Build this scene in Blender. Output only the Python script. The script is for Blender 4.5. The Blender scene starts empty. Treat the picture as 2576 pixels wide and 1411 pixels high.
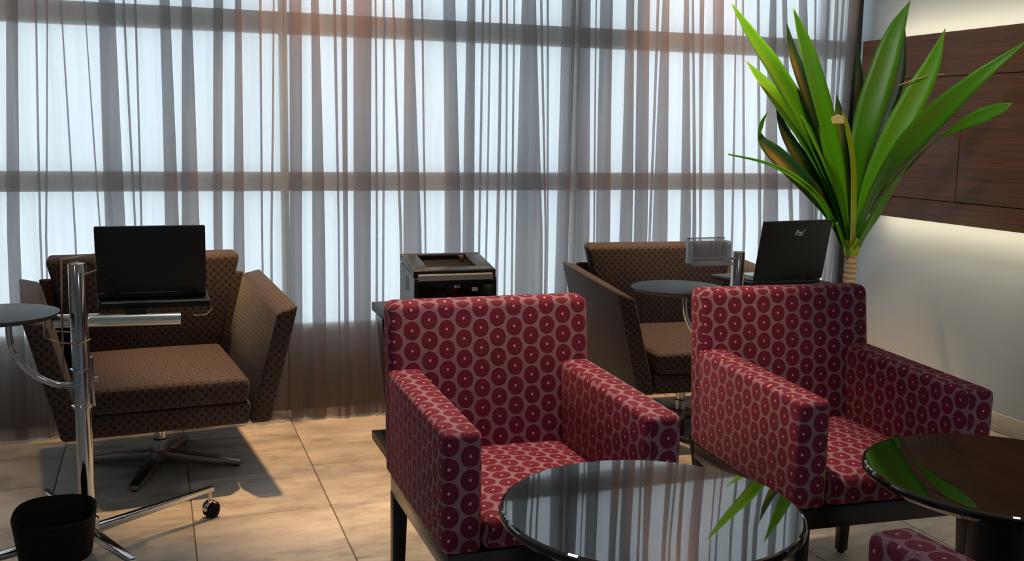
import bpy, bmesh, math, random
import numpy as np
from mathutils import Vector, Matrix

random.seed(7)
scene = bpy.context.scene
COL = scene.collection

# ------------------------------------------------------------------ camera
F, PW, PH, CAMZ = 2600.0, 2576.0, 1411.0, 1.27
def _d(x, y): return np.array([x - PW / 2, -(y - PH / 2), -F])
_Y = _d(380.0, 309.0); _Y /= np.linalg.norm(_Y)
_Z = np.cross(_d(7380.0, 309.0 + 7000 * .0173), _Y); _Z /= np.linalg.norm(_Z)
if _Z[1] < 0: _Z = -_Z
_X = np.cross(_Y, _Z)
ROT = np.stack([_X, _Y, _Z])
def at(x, y, Y):
    """world point on the plane at depth Y seen at a pixel of the photograph (used to measure the room)"""
    r = ROT @ _d(x, y); r = r * (Y / r[1])
    return Vector((r[0], Y, CAMZ + r[2]))
cam = bpy.data.cameras.new('camera'); cam_o = bpy.data.objects.new('camera', cam); COL.objects.link(cam_o)
cam.sensor_width = 36.0; cam.lens = F / PW * 36.0; cam.clip_start = .02
M4 = Matrix([list(ROT[0]) + [0], list(ROT[1]) + [0], list(ROT[2]) + [CAMZ], [0, 0, 0, 1]])
cam_o.matrix_world = M4
scene.camera = cam_o

# ------------------------------------------------------------------ light
scene.view_settings.view_transform = 'Standard'
scene.view_settings.look = 'None'
scene.view_settings.exposure = 0.0
scene.view_settings.gamma = 1.0
scene.view_settings.use_curve_mapping = False
scene.cycles.transparent_max_bounces = 24
scene.cycles.max_bounces = 7
scene.cycles.diffuse_bounces = 3
scene.cycles.use_adaptive_sampling = True
scene.cycles.adaptive_threshold = .025
scene.cycles.use_light_tree = False
scene.cycles.caustics_reflective = False
scene.cycles.caustics_refractive = False
scene.cycles.sample_clamp_indirect = 6.0
world = bpy.data.worlds.new('overcast_daylight'); scene.world = world
world.use_nodes = True
bgn = world.node_tree.nodes['Background']
SKY = (0.86, 0.95, 1.0); SKY_STRENGTH = 2.85
bgn.inputs[0].default_value = (*SKY, 1); bgn.inputs[1].default_value = SKY_STRENGTH
WARM = (1.0, .59, .28); SOFT = (1.0, .93, .86); COOL = (.80, .90, 1.0); AMBER = (1.0, .68, .40)
# ceiling downlights and two added rear fill lamps: x, y, power, colour, spot angle
DOWNLIGHTS = [
    (0.72, 4.18, 320, WARM, 54, 'warm recessed downlight over the curtain beside the printer desk'),
    (2.42, 4.18, 260, WARM, 54, 'warm recessed downlight over the curtain behind the brown armchair'),
    (-0.60, 4.18, 60, WARM, 54, 'warm recessed downlight over the far left end of the curtain'),
    (1.05, 2.50, 185, AMBER, 47, 'warm recessed downlight over the gap between the red armchairs'),
    (0.35, 2.60, 24, SOFT, 90, 'soft recessed downlight over the open tiled floor'),
    (2.05, 1.75, 115, SOFT, 46, 'tilted recessed downlight aimed at the plant'),
    (-1.60, 0.20, 24, COOL, 140, 'added cool fill lamp over the room behind on the left'),  # unseen fill lamp, added to lift the faces turned to the camera
    (1.20, -0.60, 74, COOL, 140, 'added cool fill lamp over the room behind on the right'),  # second added fill behind the camera, stronger than the left one
]
CEIL = 2.72

# ------------------------------------------------------------------ helpers
def link(o, parent=None):
    COL.objects.link(o)
    if parent is not None: o.parent = parent
    return o
def empty(name, loc=(0, 0, 0), rz=0.0):
    o = bpy.data.objects.new(name, None); o.empty_display_size = .1
    o.location = loc; o.rotation_euler = (0, 0, rz)
    return link(o)
def tag(o, label=None, cat=None, group=None, kind=None):
    if label: o['label'] = label
    if cat: o['category'] = cat
    if group: o['group'] = group
    if kind: o['kind'] = kind
    return o
def obj(name, bm, mat, parent=None, smooth=False, angle=40):
    bmesh.ops.recalc_face_normals(bm, faces=bm.faces[:])
    me = bpy.data.meshes.new(name); bm.to_mesh(me); bm.free()
    if mat is not None: me.materials.append(mat)
    o = bpy.data.objects.new(name, me); link(o, parent)
    if smooth:
        for p in me.polygons: p.use_smooth = True
        me.set_sharp_from_angle(angle=math.radians(angle))
    return o
def add_hex(bm, P, bevel=0.0, seg=2):
    """P: 8 points, bottom ring 0-3 then top ring 4-7 (same order)"""
    v = [bm.verts.new(p) for p in P]
    fs = [(3, 2, 1, 0), (4, 5, 6, 7), (0, 1, 5, 4), (1, 2, 6, 5), (2, 3, 7, 6), (3, 0, 4, 7)]
    faces = [bm.faces.new([v[i] for i in f]) for f in fs]
    if bevel > 0:
        ed = list({e for f in faces for e in f.edges})
        bmesh.ops.bevel(bm, geom=ed, offset=bevel, segments=seg, profile=.5, affect='EDGES', clamp_overlap=True)
def add_box(bm, x0, x1, y0, y1, z0, z1, bevel=0.0, seg=2):
    add_hex(bm, [(x0, y0, z0), (x1, y0, z0), (x1, y1, z0), (x0, y1, z0),
                 (x0, y0, z1), (x1, y0, z1), (x1, y1, z1), (x0, y1, z1)], bevel, seg)
def box(name, mat, parent, x0, x1, y0, y1, z0, z1, bevel=0.0, seg=2, smooth=None):
    bm = bmesh.new(); add_box(bm, x0, x1, y0, y1, z0, z1, bevel, seg)
    return obj(name, bm, mat, parent, smooth=(bevel > 0) if smooth is None else smooth)
def add_lathe(bm, prof, c=(0, 0, 0), n=48):
    rings = []
    for r, z in prof:
        if r < 1e-6: rings.append([bm.verts.new((c[0], c[1], c[2] + z))])
        else: rings.append([bm.verts.new((c[0] + r * math.cos(2 * math.pi * i / n), c[1] + r * math.sin(2 * math.pi * i / n), c[2] + z)) for i in range(n)])
    for a, b in zip(rings[:-1], rings[1:]):
        for i in range(n):
            j = (i + 1) % n
            if len(a) == 1 and len(b) == 1: continue
            if len(a) == 1: bm.faces.new((a[0], b[j], b[i]))
            elif len(b) == 1: bm.faces.new((a[i], a[j], b[0]))
            else: bm.faces.new((a[i], a[j], b[j], b[i]))
def lathe(name, prof, mat, parent, c=(0, 0, 0), n=48, angle=40):
    bm = bmesh.new(); add_lathe(bm, prof, c, n)
    return obj(name, bm, mat, parent, smooth=True, angle=angle)
def smooth_path(pts, k=6):
    pts = [Vector(p) for p in pts]
    if len(pts) < 3: return pts
    out = []
    for i in range(len(pts) - 1):
        p0 = pts[i - 1] if i else pts[0] * 2 - pts[1]
        p1, p2 = pts[i], pts[i + 1]
        p3 = pts[i + 2] if i + 2 < len(pts) else pts[-1] * 2 - pts[-2]
        for j in range(k):
            t = j / k
            out.append(.5 * ((2 * p1) + (p2 - p0) * t + (2 * p0 - 5 * p1 + 4 * p2 - p3) * t * t + (3 * p1 - p0 - 3 * p2 + p3) * t ** 3))
    out.append(pts[-1]); return out
def add_tube(bm, pts, r, n=10, cap=True):
    pts = [Vector(p) for p in pts]
    rr = r if isinstance(r, (list, tuple)) else [r] * len(pts)
    t0 = (pts[1] - pts[0]).normalized()
    up = Vector((0, 0, 1)) if abs(t0.z) < .9 else Vector((1, 0, 0))
    nrm = (up - t0 * up.dot(t0)).normalized()
    rings = []
    for i, p in enumerate(pts):
        a = pts[max(i - 1, 0)]; b = pts[min(i + 1, len(pts) - 1)]
        t = (b - a).normalized()
        nrm = (nrm - t * nrm.dot(t)).normalized(); bi = t.cross(nrm)
        rings.append([bm.verts.new(p + (nrm * math.cos(2 * math.pi * k / n) + bi * math.sin(2 * math.pi * k / n)) * rr[i]) for k in range(n)])
    for a, b in zip(rings[:-1], rings[1:]):
        for k in range(n): bm.faces.new((a[k], a[(k + 1) % n], b[(k + 1) % n], b[k]))
    if cap: bm.faces.new(list(reversed(rings[0]))); bm.faces.new(rings[-1])
def tube(name, pts, r, mat, parent, n=10, curve=False):
    bm = bmesh.new(); add_tube(bm, smooth_path(pts) if curve else pts, r, n)
    return obj(name, bm, mat, parent, smooth=True)
def cloth_uv(o, du=0.0, dv=0.0):
    """metres of cloth across each side of a padded part"""
    me = o.data; uv = me.uv_layers.new(name='cloth')
    for p in me.polygons:
        n = p.normal
        ax = max(range(3), key=lambda i: abs(n[i]) * (1.0, 1.0, .9)[i])
        for li in p.loop_indices:
            c = me.vertices[me.loops[li].vertex_index].co
            uv.data[li].uv = ((c.x if ax != 0 else c.y) + du, (c.z if ax != 2 else c.y + .03) + dv)
    return o
def copy_tree(o, parent=None):
    c = o.copy(); COL.objects.link(c); c.parent = parent
    for ch in list(o.children): copy_tree(ch, c)
    return c

# ------------------------------------------------------------------ materials
def srgb(r, g, b):
    f = lambda c: (c / 255) / 12.92 if c / 255 <= .04045 else ((c / 255 + .055) / 1.055) ** 2.4
    return (f(r), f(g), f(b), 1)
class N:
    def __init__(s, name):
        s.m = bpy.data.materials.new(name); s.m.use_nodes = True
        s.t = s.m.node_tree; s.b = s.t.nodes['Principled BSDF']; s.out = s.t.nodes['Material Output']
    def n(s, ty, **kw):
        nd = s.t.nodes.new(ty)
        for k, v in kw.items(): setattr(nd, k, v)
        return nd
    def l(s, a, b): s.t.links.new(a, b)
    def math(s, op, a, b=None, c=None):
        nd = s.n('ShaderNodeMath', operation=op)
        for i, v in enumerate((a, b, c)):
            if v is None: continue
            if isinstance(v, (int, float)): nd.inputs[i].default_value = v
            else: s.l(v, nd.inputs[i])
        return nd.outputs[0]
    def mix(s, fac, a, b):
        nd = s.n('ShaderNodeMix', data_type='RGBA')
        if isinstance(fac, (int, float)): nd.inputs[0].default_value = fac
        else: s.l(fac, nd.inputs[0])
        for i, v in ((6, a), (7, b)):
            if isinstance(v, tuple): nd.inputs[i].default_value = v
            else: s.l(v, nd.inputs[i])
        return nd.outputs[2]
    def ramp(s, fac, stops):
        nd = s.n('ShaderNodeValToRGB'); e = nd.color_ramp.elements
        while len(e) < len(stops): e.new(.5)
        for i, (p, c) in enumerate(stops): e[i].position = p; e[i].color = c
        s.l(fac, nd.inputs[0]); return nd.outputs[0]
    def noise(s, vec, scale, detail=4, rough=.55):
        nd = s.n('ShaderNodeTexNoise'); nd.inputs['Scale'].default_value = scale
        nd.inputs['Detail'].default_value = detail; nd.inputs['Roughness'].default_value = rough
        if vec is not None: s.l(vec, nd.inputs['Vector'])
        return nd.outputs[0]
    def mapping(s, vec, scale=(1, 1, 1), loc=None):
        nd = s.n('ShaderNodeMapping'); nd.inputs['Scale'].default_value = scale
        s.l(vec, nd.inputs['Vector'])
        if loc is not None: s.l(loc, nd.inputs['Location'])
        return nd.outputs[0]
    def bump(s, h, strength=.2, dist=.002):
        nd = s.n('ShaderNodeBump'); nd.inputs['Strength'].default_value = strength; nd.inputs['Distance'].default_value = dist
        s.l(h, nd.inputs['Height']); s.l(nd.outputs[0], s.b.inputs['Normal'])
    def set(s, **kw):
        for k, v in kw.items():
            i = s.b.inputs[k.replace('_', ' ')]
            if isinstance(v, (int, float, tuple)): i.default_value = v
            else: s.l(v, i)
        return s
def plain(name, col, rough=.5, metal=0.0, grain=.06, scale=60, **kw):
    s = N(name); tc = s.n('ShaderNodeTexCoord').outputs['Object']
    nz = s.noise(tc, scale)
    lo = tuple(c * (1 - grain) for c in col[:3]) + (1,); hi = tuple(min(1, c * (1 + grain)) for c in col[:3]) + (1,)
    s.set(Base_Color=s.mix(nz, lo, hi), Roughness=rough, Metallic=metal, **kw)
    return s.m

def make_red_fabric():
    s = N('red_circle_fabric')
    uv = s.n('ShaderNodeUVMap').outputs[0]
    sx = s.n('ShaderNodeSeparateXYZ'); s.l(uv, sx.inputs[0])
    W_, P_ = .0457, .0515
    cu = s.math('DIVIDE', sx.outputs[0], W_); ci = s.math('FLOOR', cu)
    fu = s.math('MULTIPLY', s.math('SUBTRACT', s.math('SUBTRACT', cu, ci), .5), W_)
    par = s.math('MULTIPLY', s.math('FLOORED_MODULO', ci, 2.0), .5)
    cv = s.math('ADD', s.math('DIVIDE', sx.outputs[1], P_), par); cf = s.math('FLOOR', cv)
    fv = s.math('MULTIPLY', s.math('SUBTRACT', s.math('SUBTRACT', cv, cf), .5), P_ * .90)
    d = s.math('SQRT', s.math('ADD', s.math('MULTIPLY', fu, fu), s.math('MULTIPLY', fv, fv)))
    tc = s.n('ShaderNodeTexCoord').outputs['Object']
    nz = s.noise(tc, 240, 3); nl = s.noise(tc, 9, 3)
    dn = s.math('ADD', d, s.math('MULTIPLY', s.math('SUBTRACT', nz, .5), .0022))
    disc = s.n('ShaderNodeMapRange', interpolation_type='SMOOTHSTEP')
    disc.inputs[1].default_value = .0205; disc.inputs[2].default_value = .0225; disc.inputs[3].default_value = 1; disc.inputs[4].default_value = 0
    s.l(dn, disc.inputs[0])
    ring = s.n('ShaderNodeMapRange', interpolation_type='SMOOTHSTEP'); s.l(s.math('ABSOLUTE', s.math('SUBTRACT', dn, .0118)), ring.inputs[0])
    ring.inputs[1].default_value = .0006; ring.inputs[2].default_value = .0024; ring.inputs[3].default_value = .18; ring.inputs[4].default_value = 0
    dot = s.n('ShaderNodeMapRange', interpolation_type='SMOOTHSTEP'); s.l(dn, dot.inputs[0])
    dot.inputs[1].default_value = .0018; dot.inputs[2].default_value = .0040; dot.inputs[3].default_value = 1; dot.inputs[4].default_value = 0
    ground = s.mix(nl, srgb(138, 104, 118), srgb(154, 118, 130))
    wine = s.mix(nl, srgb(98, 25, 52), srgb(114, 32, 62))
    wine = s.mix(ring.outputs[0], wine, srgb(140, 48, 72))
    c = s.mix(disc.outputs[0], ground, wine)
    c = s.mix(dot.outputs[0], c, srgb(232, 168, 170))
    s.set(Base_Color=c, Roughness=.72, Sheen_Weight=.25, Sheen_Roughness=.5, Specular_IOR_Level=.25)
    s.b.inputs['Sheen Tint'].default_value = srgb(235, 120, 120)
    h = s.math('ADD', s.math('MULTIPLY', disc.outputs[0], 1.0), s.math('MULTIPLY', nz, .35))
    s.bump(h, .35, .0016)
    return s.m
def make_brown_fabric():
    s = N('brown_diamond_fabric')
    uv = s.n('ShaderNodeUVMap').outputs[0]
    sx = s.n('ShaderNodeSeparateXYZ'); s.l(uv, sx.inputs[0])
    P_ = .0300
    a = s.math('DIVIDE', s.math('ADD', sx.outputs[0], sx.outputs[1]), P_)
    b = s.math('DIVIDE', s.math('SUBTRACT', sx.outputs[0], sx.outputs[1]), P_)
    fa = s.math('ABSOLUTE', s.math('SUBTRACT', s.math('FRACT', a), .5)); fb = s.math('ABSOLUTE', s.math('SUBTRACT', s.math('FRACT', b), .5))
    m = s.math('MAXIMUM', fa, fb)
    spot = s.n('ShaderNodeMapRange', interpolation_type='SMOOTHSTEP'); s.l(m, spot.inputs[0])
    spot.inputs[1].default_value = .20; spot.inputs[2].default_value = .32; spot.inputs[3].default_value = 1; spot.inputs[4].default_value = 0
    tc = s.n('ShaderNodeTexCoord').outputs['Object']
    nz = s.noise(tc, 160, 3); nl = s.noise(tc, 7, 3)
    c = s.mix(nl, srgb(66, 55, 55), srgb(79, 65, 63))
    c = s.mix(s.math('MULTIPLY', spot.outputs[0], .85), c, srgb(25, 20, 23))
    s.set(Base_Color=c, Roughness=.7, Sheen_Weight=.15, Sheen_Roughness=.5, Specular_IOR_Level=.25)
    s.bump(s.math('SUBTRACT', nz, spot.outputs[0]), .3, .001)
    return s.m
def make_floor_tile():
    s = N('travertine_tile')
    pos = s.n('ShaderNodeNewGeometry').outputs['Position']
    rnd = s.n('ShaderNodeObjectInfo').outputs['Random']
    off = s.n('ShaderNodeCombineXYZ'); 
    for i, k in enumerate((31.0, 17.0, 5.0)): s.l(s.math('MULTIPLY', rnd, k), off.inputs[i])
    v1 = s.mapping(pos, (1.5, 6.0, 1), off.outputs[0]); v2 = s.mapping(pos, (5.0, 22.0, 1), off.outputs[0])
    n1 = s.noise(v1, 1.0, 6, .62); n2 = s.noise(v2, 1.0, 5, .6); n3 = s.noise(s.mapping(pos, (4, 6, 1), off.outputs[0]), 1.0, 8, .68)
    c1 = s.ramp(n1, [(.30, srgb(128, 116, 104)), (.45, srgb(172, 160, 144)), (.58, srgb(200, 190, 174)), (.75, srgb(156, 140, 120))])
    c2 = s.ramp(n2, [(.34, srgb(80, 72, 66)), (.47, srgb(168, 156, 140)), (.66, srgb(222, 214, 200))])
    c = s.mix(.40, c1, c2)
    c3 = s.ramp(n3, [(.34, srgb(118, 112, 106)), (.50, srgb(198, 186, 164)), (.62, srgb(214, 204, 186)), (.74, srgb(170, 148, 120))])
    c = s.mix(.50, c, c3)
    tone = s.math('ADD', .90, s.math('MULTIPLY', rnd, .16))
    hs = s.n('ShaderNodeHueSaturation'); s.l(c, hs.inputs['Color']); s.l(tone, hs.inputs['Value']); hs.inputs['Saturation'].default_value = .60
    s.set(Base_Color=hs.outputs[0], Roughness=s.math('ADD', .30, s.math('MULTIPLY', n2, .22)), Specular_IOR_Level=.45)
    s.bump(n2, .12, .0015)
    return s.m
def make_panel_wood():
    s = N('dark_walnut_veneer')
    pos = s.n('ShaderNodeNewGeometry').outputs['Position']
    v = s.mapping(pos, (6, 1.0, 26)); w = s.mapping(pos, (6, 3.0, 130))
    n1 = s.noise(v, 1.0, 5, .6); n2 = s.noise(w, 1.0, 4, .6)
    c = s.mix(.5, s.ramp(n1, [(.3, srgb(84, 50, 30)), (.55, srgb(128, 78, 46)), (.75, srgb(100, 60, 38))]), s.ramp(n2, [(.3, srgb(66, 40, 26)), (.6, srgb(136, 86, 54))]))
    s.set(Base_Color=c, Roughness=.38, Specular_IOR_Level=.4); s.bump(n2, .15, .001)
    return s.m
def make_wall(name, a, b):
    s = N(name); pos = s.n('ShaderNodeNewGeometry').outputs['Position']
    s.set(Base_Color=s.mix(s.noise(pos, 3.0, 4), a, b), Roughness=.75, Specular_IOR_Level=.25)
    s.bump(s.noise(pos, 220, 3), .06, .001); return s.m
def make_sheer():
    s = N('sheer_taupe_voile')
    tc = s.n('ShaderNodeNewGeometry').outputs['Position']
    n1 = s.noise(s.mapping(tc, (38, 6, .5)), 1.0, 3, .6); n2 = s.noise(s.mapping(tc, (5, 5, 2)), 1.0, 3, .5)
    col = s.mix(n2, srgb(116, 94, 83), srgb(138, 114, 101))
    di = s.n('ShaderNodeBsdfDiffuse'); tr = s.n('ShaderNodeBsdfTranslucent'); tp = s.n('ShaderNodeBsdfTransparent')
    s.l(col, di.inputs[0]); tr.inputs[0].default_value = (.50, .455, .435, 1); tp.inputs[0].default_value = (.97, .98, 1, 1)
    m1 = s.n('ShaderNodeMixShader'); m1.inputs[0].default_value = .47; s.l(di.outputs[0], m1.inputs[1]); s.l(tr.outputs[0], m1.inputs[2])
    m2 = s.n('ShaderNodeMixShader')
    s.l(s.math('ADD', .59, s.math('MULTIPLY', s.math('SUBTRACT', n1, .5), .26)), m2.inputs[0])
    s.l(tp.outputs[0], m2.inputs[1]); s.l(m1.outputs[0], m2.inputs[2]); s.l(m2.outputs[0], s.out.inputs[0])
    return s.m
def make_film():
    s = N('frosted_window_film'); pos = s.n('ShaderNodeNewGeometry').outputs['Position']
    tr = s.n('ShaderNodeBsdfTranslucent'); tp = s.n('ShaderNodeBsdfTransparent')
    s.l(s.mix(s.noise(pos, 2.5, 3), (.86, .90, .92, 1), (.92, .95, .97, 1)), tr.inputs[0]); tp.inputs[0].default_value = (.98, 1, 1, 1)
    m = s.n('ShaderNodeMixShader'); m.inputs[0].default_value = .30; s.l(tp.outputs[0], m.inputs[1]); s.l(tr.outputs[0], m.inputs[2]); s.l(m.outputs[0], s.out.inputs[0]); return s.m
def make_clear(name, tint, gloss=.1, body=0.0, body_col=(1, 1, 1, 1)):
    s = N(name); tp = s.n('ShaderNodeBsdfTransparent'); tp.inputs[0].default_value = tint
    gl = s.n('ShaderNodeBsdfGlossy'); gl.inputs['Roughness'].default_value = .04
    fr = s.n('ShaderNodeFresnel'); fr.inputs[0].default_value = 1.45
    m = s.n('ShaderNodeMixShader'); s.l(s.math('ADD', s.math('MULTIPLY', fr.outputs[0], .8), gloss * .2), m.inputs[0])
    s.l(tp.outputs[0], m.inputs[1]); s.l(gl.outputs[0], m.inputs[2]); last = m.outputs[0]
    if body > 0:
        df = s.n('ShaderNodeBsdfDiffuse'); df.inputs[0].default_value = body_col
        m3 = s.n('ShaderNodeMixShader'); m3.inputs[0].default_value = body
        s.l(last, m3.inputs[1]); s.l(df.outputs[0], m3.inputs[2]); last = m3.outputs[0]
    s.l(last, s.out.inputs[0]); return s.m
def make_leaf(name, a, b, streak=None, amount=0.0):
    s = N(name); uv = s.n('ShaderNodeUVMap').outputs[0]
    n1 = s.noise(s.mapping(uv, (60, 2.0, 1)), 1.0, 3, .5); n2 = s.noise(s.mapping(uv, (3, 3, 1)), 1.0, 3, .5)
    c = s.mix(n1, a, b)
    if streak:
        sx = s.n('ShaderNodeSeparateXYZ'); s.l(uv, sx.inputs[0])
        g = s.math('SUBTRACT', 1.0, s.math('MULTIPLY', s.math('ABSOLUTE', s.math('SUBTRACT', sx.outputs[1], .62)), 4.2))
        g2 = s.math('SUBTRACT', 1.0, s.math('MULTIPLY', s.math('ABSOLUTE', s.math('SUBTRACT', sx.outputs[0], .35)), 3.0))
        g = s.math('MULTIPLY', s.math('MAXIMUM', s.math('MULTIPLY', g, g2), 0.0), s.math('MULTIPLY', n1, 2.6 * amount))
        c = s.mix(s.math('MINIMUM', g, 1.0), c, streak)
    s.set(Base_Color=c, Roughness=.38, Specular_IOR_Level=.45)
    df = s.n('ShaderNodeBsdfTranslucent'); s.l(c, df.inputs[0])
    m = s.n('ShaderNodeMixShader'); m.inputs[0].default_value = .22
    s.l(s.b.outputs[0], m.inputs[1]); s.l(df.outputs[0], m.inputs[2]); s.l(m.outputs[0], s.out.inputs[0])
    s.bump(n1, .3, .001); return s.m
def make_emit(name, col, strength):
    s = N(name); e = s.n('ShaderNodeEmission'); e.inputs[0].default_value = (*col, 1); e.inputs[1].default_value = strength
    s.l(e.outputs[0], s.out.inputs[0]); s.m.cycles.emission_sampling = 'NONE'; return s.m

RED = make_red_fabric(); BROWN = make_brown_fabric(); TILE = make_floor_tile(); WOOD = make_panel_wood(); SHEER = make_sheer()
WALL = make_wall('cool_white_paint', srgb(186, 196, 204), srgb(194, 203, 210))
WALLB = make_wall('grey_plaster', srgb(78, 74, 72), srgb(88, 84, 82))
CEILM = make_wall('ceiling_paint', srgb(222, 220, 214), srgb(230, 228, 222))
GROUT = plain('grout', srgb(112, 100, 86), .9)
STONE = plain('stone_skirting', srgb(196, 190, 176), .5, 0, .22, 18)
FRAME = plain('white_window_frame', srgb(222, 226, 230), .45, 0, .04, 20)
DARKFRAME = plain('black_window_jamb', srgb(24, 24, 26), .5)
GLASS = make_clear('window_glass', (.97, .99, 1, 1))
FILM = make_film()
CHROME = plain('polished_chrome', srgb(206, 208, 212), .09, 1.0, .02, 30)
BRUSHED = plain('brushed_steel', srgb(160, 158, 154), .3, 1.0, .05, 80)
SATIN = plain('satin_chrome', srgb(232, 234, 234), .28, 1.0, .02, 60)
BRONZE = plain('bronze_wire', srgb(190, 160, 132), .25, 1.0, .05, 80)
BLACKWOOD = plain('black_stained_wood', srgb(24, 20, 20), .32, 0, .25, 40, Specular_IOR_Level=.5)
DESKBLACK = plain('black_laminate', srgb(24, 23, 24), .45, 0, .15, 30, Specular_IOR_Level=.3)
RAIL = plain('taupe_lacquered_rail', srgb(42, 37, 35), .22, 0, .15, 40, Specular_IOR_Level=.7)
BLACKPL = plain('black_plastic', srgb(16, 17, 18), .45, 0, .1, 60)
LAPTOPM = plain('matte_black_lid', srgb(22, 25, 26), .5, 0, .08, 80)
GLOSSBLK = plain('gloss_black_plastic', srgb(10, 10, 11), .12, 0, .1, 60)
PRINTERGREY = plain('charcoal_printer_shell', srgb(40, 42, 45), .28, 0, .06, 60)
SLATE = plain('slate_grey_laminate', srgb(50, 52, 56), .42, 0, .08, 60, Specular_IOR_Level=.4)
SILVER = plain('silver_plastic', srgb(150, 158, 160), .3, .4, .04, 60)
WHITE = plain('white_label', srgb(228, 230, 230), .5, 0, .02, 60)
LOGO = plain('silver_logo_print', srgb(198, 202, 204), .35, 0, .03, 60)
RUBBER = plain('black_rubber', srgb(9, 9, 9), .7, 0, .1, 60, Specular_IOR_Level=.2)
CANE = None
s_ = N('ringed_cane'); tc_ = s_.n('ShaderNodeTexCoord').outputs['Object']
w_ = s_.n('ShaderNodeTexWave', wave_type='BANDS', bands_direction='Z'); w_.inputs['Scale'].default_value = 14; w_.inputs['Distortion'].default_value = 2.0; w_.inputs['Detail'].default_value = 2
s_.l(tc_, w_.inputs['Vector'])
s_.set(Base_Color=s_.mix(w_.outputs[1], srgb(184, 150, 106), srgb(226, 200, 160)), Roughness=.7); s_.bump(w_.outputs[1], .5, .004); CANE = s_.m
LEAF_A = make_leaf('leaf_bright', srgb(84, 172, 12), srgb(132, 206, 30), srgb(150, 150, 40), .35)
LEAF_B = make_leaf('leaf_mid', srgb(50, 126, 12), srgb(112, 188, 30), srgb(140, 130, 40), .35)
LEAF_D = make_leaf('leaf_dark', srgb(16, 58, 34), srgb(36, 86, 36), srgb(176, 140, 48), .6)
LEAF_Y = make_leaf('leaf_yellow', srgb(170, 200, 24), srgb(206, 216, 50))
LEAF_DRY = plain('leaf_dry', srgb(222, 196, 120), .7, 0, .3, 60)
s_ = N('black_mirror_glass')
s_.set(Base_Color=s_.mix(s_.noise(s_.n('ShaderNodeTexCoord').outputs['Object'], 40), (.003, .003, .003, 1), (.006, .006, .006, 1)), Roughness=.02, IOR=2.15, Specular_IOR_Level=.5)
TABLEGLASS = s_.m
POT = plain('charcoal_planter', srgb(52, 50, 50), .6, 0, .1, 40)
SOIL = plain('potting_soil', srgb(44, 32, 24), .95, 0, .4, 90)
ACRYL = make_clear('clear_acrylic', (.97, .98, .99, 1), .3, .20, (.9, .9, .95, 1))
ACRYLEDGE = make_clear('acrylic_edge', (.97, .97, .98, 1), .5, .65, (.98, .95, .97, 1))
PAPER = plain('pale_leaflet', srgb(240, 238, 244), .6, 0, .12, 140)
LAMPRIM = plain('white_lamp_trim', srgb(224, 222, 218), .4)
LED = make_emit('warm_led', (1.0, .80, .50), 3.0)

# ------------------------------------------------------------------ the setting
XR, YB, XL, YF = 3.45, 4.60, -2.6, -2.6
# floor: grout bed with stone tiles laid in staggered rows
fl = box('floor', GROUT, None, XL, XR, YF, YB, -.06, -.004); tag(fl, kind='structure')
TW, TL, G = .4475, .90, .0035
tile_cache = {}
def tile(x0, x1, y0, y1):
    k = (round(x1 - x0, 4), round(y1 - y0, 4))
    if k not in tile_cache:
        bm = bmesh.new(); add_box(bm, 0, k[0], 0, k[1], -.008, 0, 0)
        top = [e for e in bm.edges if all(abs(v.co.z) < 1e-6 for v in e.verts)]
        bmesh.ops.bevel(bm, geom=top, offset=.0015, segments=1, affect='EDGES')
        bmesh.ops.recalc_face_normals(bm, faces=bm.faces[:])
        me = bpy.data.meshes.new('tile'); bm.to_mesh(me); bm.free(); me.materials.append(TILE); tile_cache[k] = me
    o = bpy.data.objects.new('tile', tile_cache[k]); link(o, fl); o.location = (x0, y0, 0)
row_off = {0: 3.35, -2: 3.83, -1: 3.60, 1: 3.80, 2: 3.42}
for r in range(-6, 9):
    a, b = .088 + TW * r + G / 2, .088 + TW * (r + 1) - G / 2
    a, b = max(a, XL), min(b, XR)
    if b - a < .03: continue
    y = row_off.get(r, 3.35 + ((r * 37) % 9) * .1)
    while y > YF: y -= TL
    while y < YB:
        y0, y1 = max(y + G / 2, YF), min(y + TL - G / 2, YB)
        if y1 - y0 > .02: tile(a, b, y0, y1)
        y += TL
# walls
tag(box('wall_right', WALL, None, XR, XR + .12, YF, YB + .14, -.06, CEIL + .05), kind='structure')
tag(box('wall_left', WALL, None, XL - .12, XL, YF, YB + .14, -.06, CEIL + .05), kind='structure')
tag(box('wall_front', WALL, None, XL - .12, XR + .12, YF - .12, YF, -.06, CEIL + .05), kind='structure')
tag(box('ceiling', CEILM, None, XL, XR, YF, YB + .14, CEIL, CEIL + .12), kind='structure')
ZS, ZH = .35, 2.46
bm = bmesh.new(); add_box(bm, XL, XR, YB, YB + .14, -.06, ZS); add_box(bm, XL, XR, YB, YB + .14, ZH, CEIL + .05)
tag(obj('wall_back', bm, WALLB), kind='structure')
tag(box('baseboard_right', STONE, None, XR - .012, XR - .0005, YF, YB - .002, .0005, .084, .003), kind='structure')
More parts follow.
